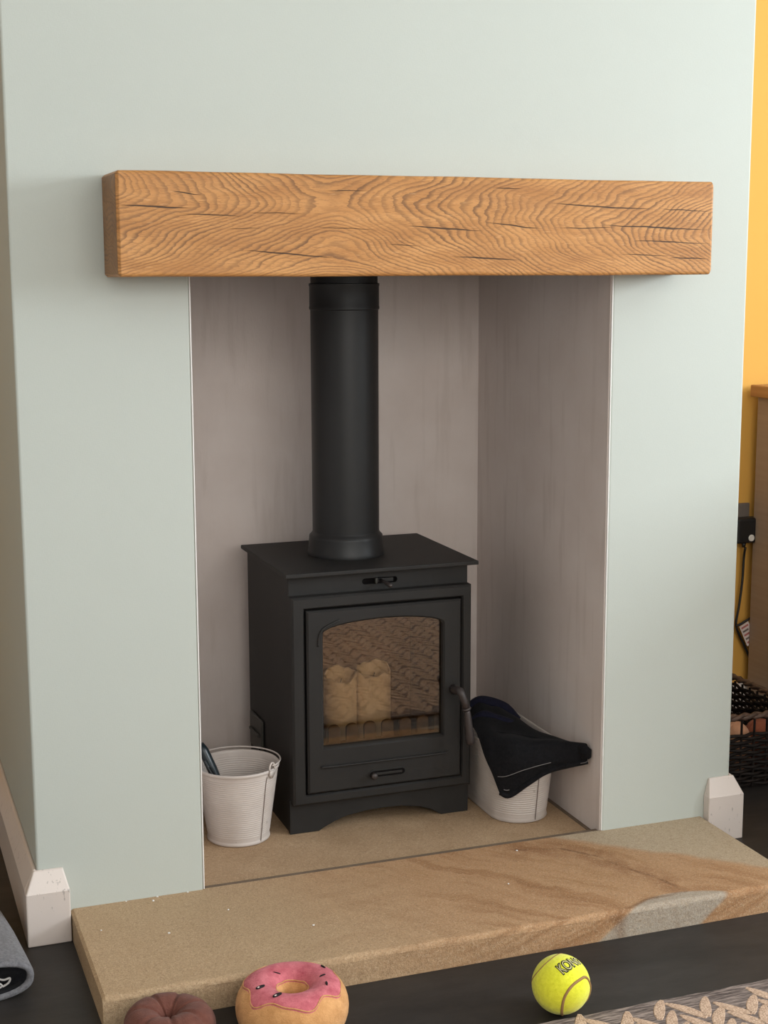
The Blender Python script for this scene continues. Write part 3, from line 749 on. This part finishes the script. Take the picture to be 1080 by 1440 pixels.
# ------------------------------------------------------------------ plush doughnuts
def donut(R, a, h, n=64, m=28, tufts=0, lump=0.0, seed=1):
    bm = bmesh.new(); L = []
    for i in range(n):
        t = 2*PI*i/n
        dent = 1.0
        if tufts: dent = 1-.10*max(0, math.cos(t*tufts+.4))**6
        row = []
        for j in range(m):
            p = 2*PI*j/m
            rr = R+a*math.cos(p)*dent*(1+lump*math.sin(3*t+seed))
            z = h*math.sin(p)*(dent if math.sin(p) > 0 else 1)*(1+lump*math.cos(2*t+seed))
            if z < -h*.86: z = -h*.86
            if math.cos(p) < -.2: rr -= a*.12*(-math.cos(p))
            row.append((rr*math.cos(t), rr*math.sin(t), z+h*.86))
        L.append(row)
    loops(bm, L, False, ring=True); return bm
dn = thing('plush_doughnut', 'tan plush doughnut toy with pink icing and dark sprinkles', 'plush toy', (.036, -.436, FLOOR), .3)
R0, a0_, h0 = .0530, .0335, .0420
obj('doughnut_body', donut(R0, a0_, h0, lump=.02), tan_plush, dn, smooth=True)
bm = bmesh.new(); n = 96; L = []
for i in range(n):
    t = 2*PI*i/n
    outer = 1.04-.36+.16*math.sin(5*t+.6)+.10*math.sin(9*t+2)+.06*math.sin(3*t)
    p_out = .80+(-.17)*math.sin(6*t+.5)-.08*math.sin(10*t)      # tube angle of the outer drip edge
    p_in = PI-.62
    row = []
    K = 14
    for j in range(K+1):
        p = p_out+(p_in-p_out)*j/K
        e = .0016*math.sin(PI*j/K)**.35 if 0 < j < K else -.001
        lp = 1+.02*math.sin(3*t+1); lz = 1+.02*math.cos(2*t+1)
        rr = R0+(a0_*lp+e)*math.cos(p); z = (h0*lz+e)*math.sin(p)
        if math.cos(p) < -.2: rr -= a0_*.12*(-math.cos(p))
        row.append((rr*math.cos(t), rr*math.sin(t), z+h0*.86))
    L.append(row)
R = [[bm.verts.new(q) for q in r] for r in L]
for i in range(n):
    for j in range(len(R[0])-1): bm.faces.new((R[i][j], R[i][j+1], R[(i+1) % n][j+1], R[(i+1) % n][j]))
ic = obj('icing', bm, pink_plush, dn, smooth=True)
obj('icing_edge', tb([Vector(r[1])*1.0 for r in L], .0011, 6, closed=True), tan_plush, ic, smooth=True)
obj('icing_edge', tb([Vector(r[-2]) for r in L], .0011, 6, closed=True), tan_plush, ic, smooth=True)
def on_donut(t, p, e=.002):
    lp = 1+.02*math.sin(3*t+1); lz = 1+.02*math.cos(2*t+1)
    rr = R0+(a0_*lp+e)*math.cos(p)
    return Vector((rr*math.cos(t), rr*math.sin(t), (h0*lz+e)*math.sin(p)+h0*.86))
for t, p, ang, L_, w in [(-2.95, 1.55, .35, .0082, .0030), (-2.28, 1.55, .4, .0084, .0032), (.36, 1.38, -1.2, .0055, .0015), (-.65, 1.5, -1.75, .0052, .0018), (1.97, 2.03, -.4, .0060, .0007), (-.15, 1.75, .1, .005, .0006)]:
    c = on_donut(t-.3, p); nrm = (c-on_donut(t-.3, p, -.003)).normalized()
    u = Vector((math.cos(ang-.3), math.sin(ang-.3), 0)); u = (u-nrm*u.dot(nrm)).normalized(); v = nrm.cross(u)
    bm = bmesh.new()
    lo = [c+u*L_*math.cos(q)+v*w*math.sin(q)-nrm*.0008 for q in [2*PI*k/14 for k in range(14)]]
    hi = [x+nrm*.0018 for x in lo]; md = [c+(x-c)*.6+nrm*.0022 for x in lo]
    loops(bm, [lo, hi, md]); s_ = obj('sprinkle', bm, sprinkle_m, dn, smooth=False)
    if w > .002:
        bm = bmesh.new(); q0 = c-u*L_*.55-v*w*.55+nrm*.0014
        box(bm, -.0016, .0016, -.0007, .0007, 0, .0010)
        Mx = Matrix((u, v, nrm)).transposed().to_4x4(); Mx.translation = q0; bmesh.ops.transform(bm, matrix=Mx, verts=bm.verts)
        obj('sprinkle_mark', bm, sprinkle_mark_m, s_)  # small pale bar on the broader sprinkles
br = thing('plush_doughnut', 'dark brown tufted plush doughnut toy at the hearth corner', 'plush toy', (-.152, -.424, FLOOR), .2)
obj('doughnut_body', donut(.0390, .0305, .0340, tufts=7, lump=.03, seed=2, n=84), brown_plush, br, smooth=True)
obj('tuft_button', lathe([(.010, .020), (.009, .024), (.002, .025)], 16), brown_plush, br, smooth=True)

# ------------------------------------------------------------------ tennis ball
BR_ = .0455
tbk = thing('tennis_ball', 'neon yellow tennis ball with brown seams at the rug edge', 'ball', (.442, -.5335, FLOOR))
bm = bmesh.new(); bmesh.ops.create_uvsphere(bm, u_segments=48, v_segments=28, radius=BR_)
bmesh.ops.translate(bm, verts=bm.verts, vec=(0, 0, BR_)); obj('felt_body', bm, ball_m, tbk, smooth=True)
def onball(p, e=0.0): return Vector(p).normalized()*(BR_+e)+Vector((0, 0, BR_))
s1 = [(-.75, .65, -.25), (-.925, .355, .133), (-.847, .113, .519), (-.585, .057, .809), (-.263, .117, .958), (.118, .338, .934), (.45, .62, .68), (.6, .80, .2)]
s2 = [(-.10, -.35, -.93), (-.305, -.69, -.657), (-.385, -.885, -.263), (-.35, -.937, .012), (-.252, -.946, .202), (-.114, -.93, .348), (.064, -.891, .45), (.289, -.815, .502), (.509, -.701, .499), (.651, -.641, .407), (.749, -.614, .248), (.82, -.53, -.1), (.7, -.45, -.55)]
for sps, wd in ((s1, .0012), (s2, .0023)):
    obj('seam', tb([onball(p, -.0004) for p in catmull(sps, 5)], wd, 8), ballseam_m, tbk, smooth=True)
def ball_text(txt, size, offset, mat, lift, thick, name):
    cu = bpy.data.curves.new('t', 'FONT'); cu.body = txt; cu.size = size; cu.align_x = 'CENTER'; cu.align_y = 'CENTER'; cu.offset = offset; cu.space_character = 1.0
    to = bpy.data.objects.new('t', cu); COL.objects.link(to)
    bpy.context.view_layer.update()
    me = bpy.data.meshes.new_from_object(to.evaluated_get(bpy.context.evaluated_depsgraph_get()))
    bpy.data.objects.remove(to)
    bm = bmesh.new(); bm.from_mesh(me); bpy.data.meshes.remove(me)
    bmesh.ops.triangulate(bm, faces=bm.faces)
    bmesh.ops.subdivide_edges(bm, edges=[e for e in bm.edges if e.calc_length() > .004], cuts=2)
    r = bmesh.ops.extrude_face_region(bm, geom=bm.faces[:])
    topv = {g for g in r['geom'] if isinstance(g, bmesh.types.BMVert)}
    N = Vector((.13, -.335, .79)).normalized(); X = Vector((.82, .35, 0)); X = (X-N*X.dot(N)).normalized(); Y = N.cross(X)
    for v in bm.verts:
        e = lift+(thick if v in topv else -.0008)
        w = 1.0+.22*v.co.x/.03*-1
        v.co = onball(N+X*(v.co.x/BR_)+Y*(v.co.y*w*1.35/BR_), e)
    return obj(name, bm, mat, tbk)
lg1 = ball_text('KONG', .0178, .0012, logo_black, 0, .0004, 'print_outline')
lg2 = ball_text('KONG', .0178, -.00015, logo_fill, 0.0004, .0003, 'print_letters')
lg1['label'] = 'black outlined lettering'

# ------------------------------------------------------------------ rug with raised leaf motifs
RX0, RX1, RY0, RY1 = -.75, 1.75, -1.95, -.566
RT = .008
rg = thing('woven_rug', 'taupe woven rug with raised peach leaf pattern at lower right', 'rug', ((RX0+RX1)/2, (RY0+RY1)/2, FLOOR))
hx, hy = (RX1-RX0)/2, (RY1-RY0)/2
bm = bmesh.new()
N_ = 120
L = []
for i in range(N_+1):
    x = -hx+2*hx*i/N_; w = .0012*math.sin(i*1.7)+.001*math.sin(i*.61)
    L.append([(x, -hy, 0), (x, -hy, RT), (x, hy-.004+w, RT), (x, hy+w, RT-.003), (x, hy+w, 0)])
loops(bm, L); obj('rug_base', bm, rug_m, rg)
def leaf_mesh(le, wd, bend):
    bm = bmesh.new(); n = 7; lo = []; 
    up_, dn_ = [], []
    for k in range(n+1):
        t = k/n; w = wd*math.sin(PI*min(1, t*.90+.06))**.55*(1-.15*t)
        cy = bend*math.sin(PI*t); up_.append((t*le-le/2, cy+w)); dn_.append((t*le-le/2, cy-w))
    out = up_+dn_[::-1]
    loops(bm, [[(x, y, 0) for x, y in out], [(x, y, .0009) for x, y in out], [(x*.96, y*.86, .0015) for x, y in out]])
    bm.faces.ensure_lookup_table()
    me = bpy.data.meshes.new('leaf_motif'); bmesh.ops.recalc_face_normals(bm, faces=bm.faces); bm.to_mesh(me); bm.free(); me.materials.append(leaf_m); return me
meshes = [leaf_mesh(.068, .0105, .003), leaf_mesh(.072, .0105, -.003), leaf_mesh(.064, .0098, .002)]
spots = []
colw = .072; step = .0285
cx_ = -hx+.02
ci = 0
while cx_ < hx-.02:
    y = hy-.029-(ci % 2)*.016
    while y > -hy+.02:
        for s in (-1, 1):
            spots.append((cx_+s*colw*.25+random.uniform(-.002, .002), y+random.uniform(-.002, .002), PI/2-s*math.radians(33+random.uniform(-6, 6)), random.randrange(3)))
        y -= step*1.28
    cx_ += colw; ci += 1
spots = [s for s in spots if abs(s[0]) < hx-.035 and s[1] < hy-.028]
# those that show largest: nearest to the visible corner of the rug
def key(s):
    wx, wy = s[0]+(RX0+RX1)/2, s[1]+(RY0+RY1)/2
    return math.hypot((wx-.72)*.8, (wy+.62)*1.6)
spots.sort(key=key)
for x, y, r, k in spots[:280]:
    o = bpy.data.objects.new('leaf_motif', meshes[k]); COL.objects.link(o); o.parent = rg; o.location = (x, y, RT-.0006); o.rotation_euler = (0, 0, r)
vs_, fs_ = [], []
for x, y, r, k in spots[280:]:
    n0 = len(vs_); c_, s_ = math.cos(r), math.sin(r)
    vs_ += [(x+v.co.x*c_-v.co.y*s_, y+v.co.x*s_+v.co.y*c_, RT-.0006+v.co.z) for v in meshes[k].vertices]
    fs_ += [[n0+i for i in p.vertices] for p in meshes[k].polygons]
me = bpy.data.meshes.new('leaf_motifs'); me.from_pydata(vs_, [], fs_); me.materials.append(leaf_m)
o = bpy.data.objects.new('leaf_motifs', me); COL.objects.link(o); o.parent = rg; tag(o, kind='stuff')

# ------------------------------------------------------------------ grey felt pouch on the left
fp = thing('felt_pouch', 'folded grey felt pouch with black lining beside the left skirting', 'pouch', (-.425, -.195, FLOOR), .10)
def flat_loop(hw, hh, y, n=32, sq=.62):
    pts = []
    for k in range(n):
        a = 2*PI*k/n; c, s = math.cos(a), math.sin(a)
        pts.append((hw*math.copysign(abs(c)**sq, c), y, hh+hh*math.copysign(abs(s)**.85, s)))
    return pts
bm = bmesh.new(); L = []
for y, k, w in ((-.006, .90, .985), (-.002, .96, 1.0), (.0, .985, 1.0), (.06, 1.02, 1.0), (.14, 1.10, .985), (.22, 1.08, .96), (.29, .95, .90), (.315, .70, .80), (.325, .35, .70)):
    L.append([(x, y+.0, z) for x, _, z in flat_loop(.1045*w, .0335*k, y)])
inner = [[(x, y, z+.0072) for x, _, z in flat_loop(.0945*w, .0255*k, y)] for y, k, w in ((.10, .9, .9), (.02, 1.0, 1.0), (-.006, 1.0, 1.0))]
loops(bm, inner+L, True); obj('felt_shell', bm, felt_m, fp, smooth=True)
bm = bmesh.new(); loops(bm, [[(x, y, z+.0078) for x, _, z in flat_loop(.0935*w, .0248*k, y)] for y, k, w in ((.10, .6, .8), (.03, .9, .96), (.002, 1.0, .995), (-.001, .98, .99), (.012, .70, .93), (.020, .3, .7))])
obj('lining', bm, lining_m, fp, smooth=True)
for pts in ([(.030, 0, .0270), (.045, 0, .0285), (.058, 0, .0235), (.068, 0, .0245), (.0655, 0, .017), (.056, 0, .0125)], [(.034, 0, .020), (.043, 0, .0225), (.052, 0, .018), (.055, 0, .0135), (.047, 0, .011), (.036, 0, .0125)], [(.040, 0, .0165), (.045, 0, .0175), (.047, 0, .0145), (.042, 0, .0135)]):
    obj('printed_emblem', tb([(x, .0090+.10*(abs(z-.030)*.0), z+.004) for x, _, z in catmull(pts, 4)], .0017, 6), print_m, fp)

# ------------------------------------------------------------------ wicker basket in the right alcove
BX0, BX1, BY0, BY1, BH = 1.135, 1.430, .222, .590, .172
wb = thing('wicker_basket', 'dark rectangular wicker basket on the floor of the right alcove', 'basket', ((BX0+BX1)/2, (BY0+BY1)/2, FLOOR))
bhx, bhy = (BX1-BX0)/2, (BY1-BY0)/2
obj('basket_base', bx(-bhx+.004, bhx-.004, -bhy+.004, bhy-.004, .002, .012), wicker_m, wb)
SP = .0295
def wall_path(side, t, off):
    # t runs along the wall from -1 to 1, off is outwards
    if side == 'f': return Vector((t*bhx, -bhy-off, 0))
    if side == 'b': return Vector((t*bhx, bhy+off, 0))
    if side == 'r': return Vector((bhx+off, t*bhy, 0))
    return Vector((-bhx-off, t*bhy, 0))
GAP = (.132, .154)
for side in 'fbrl':
    half = bhx if side in 'fb' else bhy
    ns = int(2*half/SP); 
    for k in range(ns+1):
        t = -1+2*k/ns
        p = wall_path(side, t, 0)
        if side in 'rl' and k in (0, ns): continue
        obj('stake', tb([p+Vector((0, 0, .004)), p+Vector((0, 0, BH-.012))], .0030, 6), wicker_m, wb)
    rows = int((BH-.022)/.0082)
    for r in range(rows):
        z = .010+r*.0082
        segs = [(-1, 1)]
        if side == 'f' and GAP[0] < z < GAP[1]: segs = [(-1, -.45)]
        for s0, s1 in segs:
            npt = max(6, int((s1-s0)/2*ns*4)); pts = []
            for q in range(npt+1):
                t = s0+(s1-s0)*q/npt; ph = (t+1)/2*ns*PI+r*PI
                pts.append(wall_path(side, t, .0042*math.cos(ph))+Vector((0, 0, z+.0008*math.sin(q*1.3+r))))
            obj('strand', tb(pts, .0038, 6, flat=1.0), wicker_m, wb, smooth=True)
for kk in range(2):
    pts = []; nn = 96
    per = [(-bhx, -bhy), (bhx, -bhy), (bhx, bhy), (-bhx, bhy)]
    tot = 4*(bhx+bhy)
    for q in range(nn):
        s = tot*q/nn; x, y = 0, 0; acc = 0
        for e in range(4):
            a, b = per[e], per[(e+1) % 4]; l = math.hypot(b[0]-a[0], b[1]-a[1])
            if s <= acc+l+1e-9: f = (s-acc)/l; x, y = a[0]+(b[0]-a[0])*f, a[1]+(b[1]-a[1])*f; break
            acc += l
        tw = 2*PI*q/nn*22+kk*PI
        pts.append((x*(1+.004*math.cos(tw)/bhx), y*(1+.004*math.cos(tw)/bhy), BH-.004+.0042*math.sin(tw)))
    obj('rim', tb(pts, .0052, 7, closed=True), wicker_rim_m, wb, smooth=True)
def cushion(name, label, loc, sx, sy, sz, mat, rz):  # soft stand-ins for the basket's unidentified peach and rust contents
    t = thing(name, label, 'plush toy', loc, rz)
    bm = bmesh.new(); bmesh.ops.create_uvsphere(bm, u_segments=28, v_segments=16, radius=1)
    for v in bm.verts:
        c = v.co; k = (abs(c.x)**3+abs(c.y)**3+abs(c.z)**3)**(-1/3)*.5+.5
        v.co = Vector((c.x*sx*k, c.y*sy*k, c.z*sz*k+sz))
    obj('item_body', bm, mat, t, smooth=True)
    obj('seam', tb([(sx*1.0*math.cos(a)*(.5+.5*(abs(math.cos(a))**3+abs(math.sin(a))**3)**(-1/3)), 0, sz+sz*math.sin(a)*(.5+.5*(abs(math.cos(a))**3+abs(math.sin(a))**3)**(-1/3))) for a in [2*PI*k/40 for k in range(40)]], .0015, 6, closed=True), mat, t)
    return t
cushion('basket_item', 'peach item seen through the front gap of the wicker basket', (1.292, .280, FLOOR+.0125), .030, .036, .062, peach_plush, .1)
cushion('basket_item', 'rust-red item seen through the wicker basket gap by the cabinet', (1.362, .290, FLOOR+.0125), .036, .040, .060, rust_plush, -.1)

# ------------------------------------------------------------------ cabinet, socket, plug and cable
CX0, CX1, CY0, CY1, CZ = 1.614, 2.25, -.52, .718, .807
cb = thing('cabinet', 'taupe cabinet with oak top against the yellow wall at right', 'cabinet', ((CX0+CX1)/2, (CY0+CY1)/2, FLOOR))
chx, chy = (CX1-CX0)/2, (CY1-CY0)/2; CH = CZ-FLOOR
obj('cabinet_top', bx(-chx-.021, chx+.021, -chy-.02, chy+.004, CH-.030, CH), cabinet_top_m, cb, bevel=.003)
obj('carcass', bx(-chx, chx, -chy, chy, .06, CH-.0302), cabinet_m, cb, bevel=.0015)
obj('plinth', bx(-chx+.004, chx-.004, -chy+.03, chy-.004, 0, .0598), cabinet_m, cb)
for s in (-1, 1):
    dr = obj('cabinet_door', bx(min(s*.003, s*(chx-.003)), max(s*.003, s*(chx-.003)), -chy-.019, -chy-.0005, .065, CH-.035), cabinet_m, cb, bevel=.002)
    obj('door_knob', lathe([(.006, 0), (.006, .012), (.013, .018), (.012, .026), (.004, .029)], 20), handle_m, dr, smooth=True)
    kb = [c for c in dr.children][0]; kb.rotation_euler = (PI/2, 0, 0); kb.location = (s*.035, -chy-.019, CH*.55)
sk = thing('wall_socket', 'grey metal double socket on the yellow wall beside the cabinet', 'socket', (1.545, WB, .458))
obj('faceplate', bx(-.073, .073, -.009, 0, -.043, .043), socket_m, sk, bevel=.003)
for s in (-1, 1): obj('rocker_switch', bx(s*.018-.008, s*.018+.008, -.0125, -.0092, .012, .034), plug_m, sk, bevel=.001)
pg = thing('black_plug', 'black plug with white button in the socket behind the cabinet edge', 'plug', (1.594, WB-.0094, .434))
obj('plug_body', bx(-.034, .036, -.034, 0, -.032, .033), plug_m, pg, bevel=.006, seg=3)
b_ = obj('plug_button', lathe([(.0085, 0), (.0085, .002), (.007, .003), (.002, .003)], 24), dot_m, pg, smooth=False); b_.rotation_euler = (PI/2, 0, 0); b_.location = (.008, -.034, -.018)
obj('strain_relief', tb([(-.003, -.017, -.031), (-.003, -.017, -.045)], .006, 10, rs=[.007, .0045]), plug_m, pg, smooth=True)
cY = WB-.018
cbl = thing('power_cable', 'black power cable hanging from the plug down the yellow wall', 'cable', (1.600, cY, .06))
o3 = Vector(cbl.location)
obj('cable', tb(catmull(rel([(1.597, WB-.026, .388), (1.599, cY, .36), (1.597, cY, .30), (1.590, cY, .235), (1.583, cY, .195), (1.584, cY, .178), (1.594, cY, .155), (1.612, cY, .122), (1.626, cY-.002, .092), (1.634, cY-.004, .055), (1.634, cY-.004, .0)], o3), 6), .0034, 8), plug_m, cbl, smooth=True)
obj('cable', tb(catmull(rel([(1.580, cY-.006, .182), (1.594, cY-.007, .187), (1.612, cY-.007, .196), (1.640, cY-.006, .206)], o3), 5), .0032, 8), plug_m, cbl, smooth=True)
tg = bmesh.new(); box(tg, -.0145, .0145, -.0006, .0006, -.030, .030)
lt = obj('cable_label', tg, tag_m, cbl); lt.location = Vector((1.611, cY-.012, .160))-o3; lt.rotation_euler = (0, math.radians(-26), 0)
for i in range(5):
    l_ = obj('label_print', bx(-.011, .011-.004*(i % 2), -.0009, -.0006, .020-i*.011, .025-i*.011), tag_red_m if i % 2 == 0 else socket_m, lt)
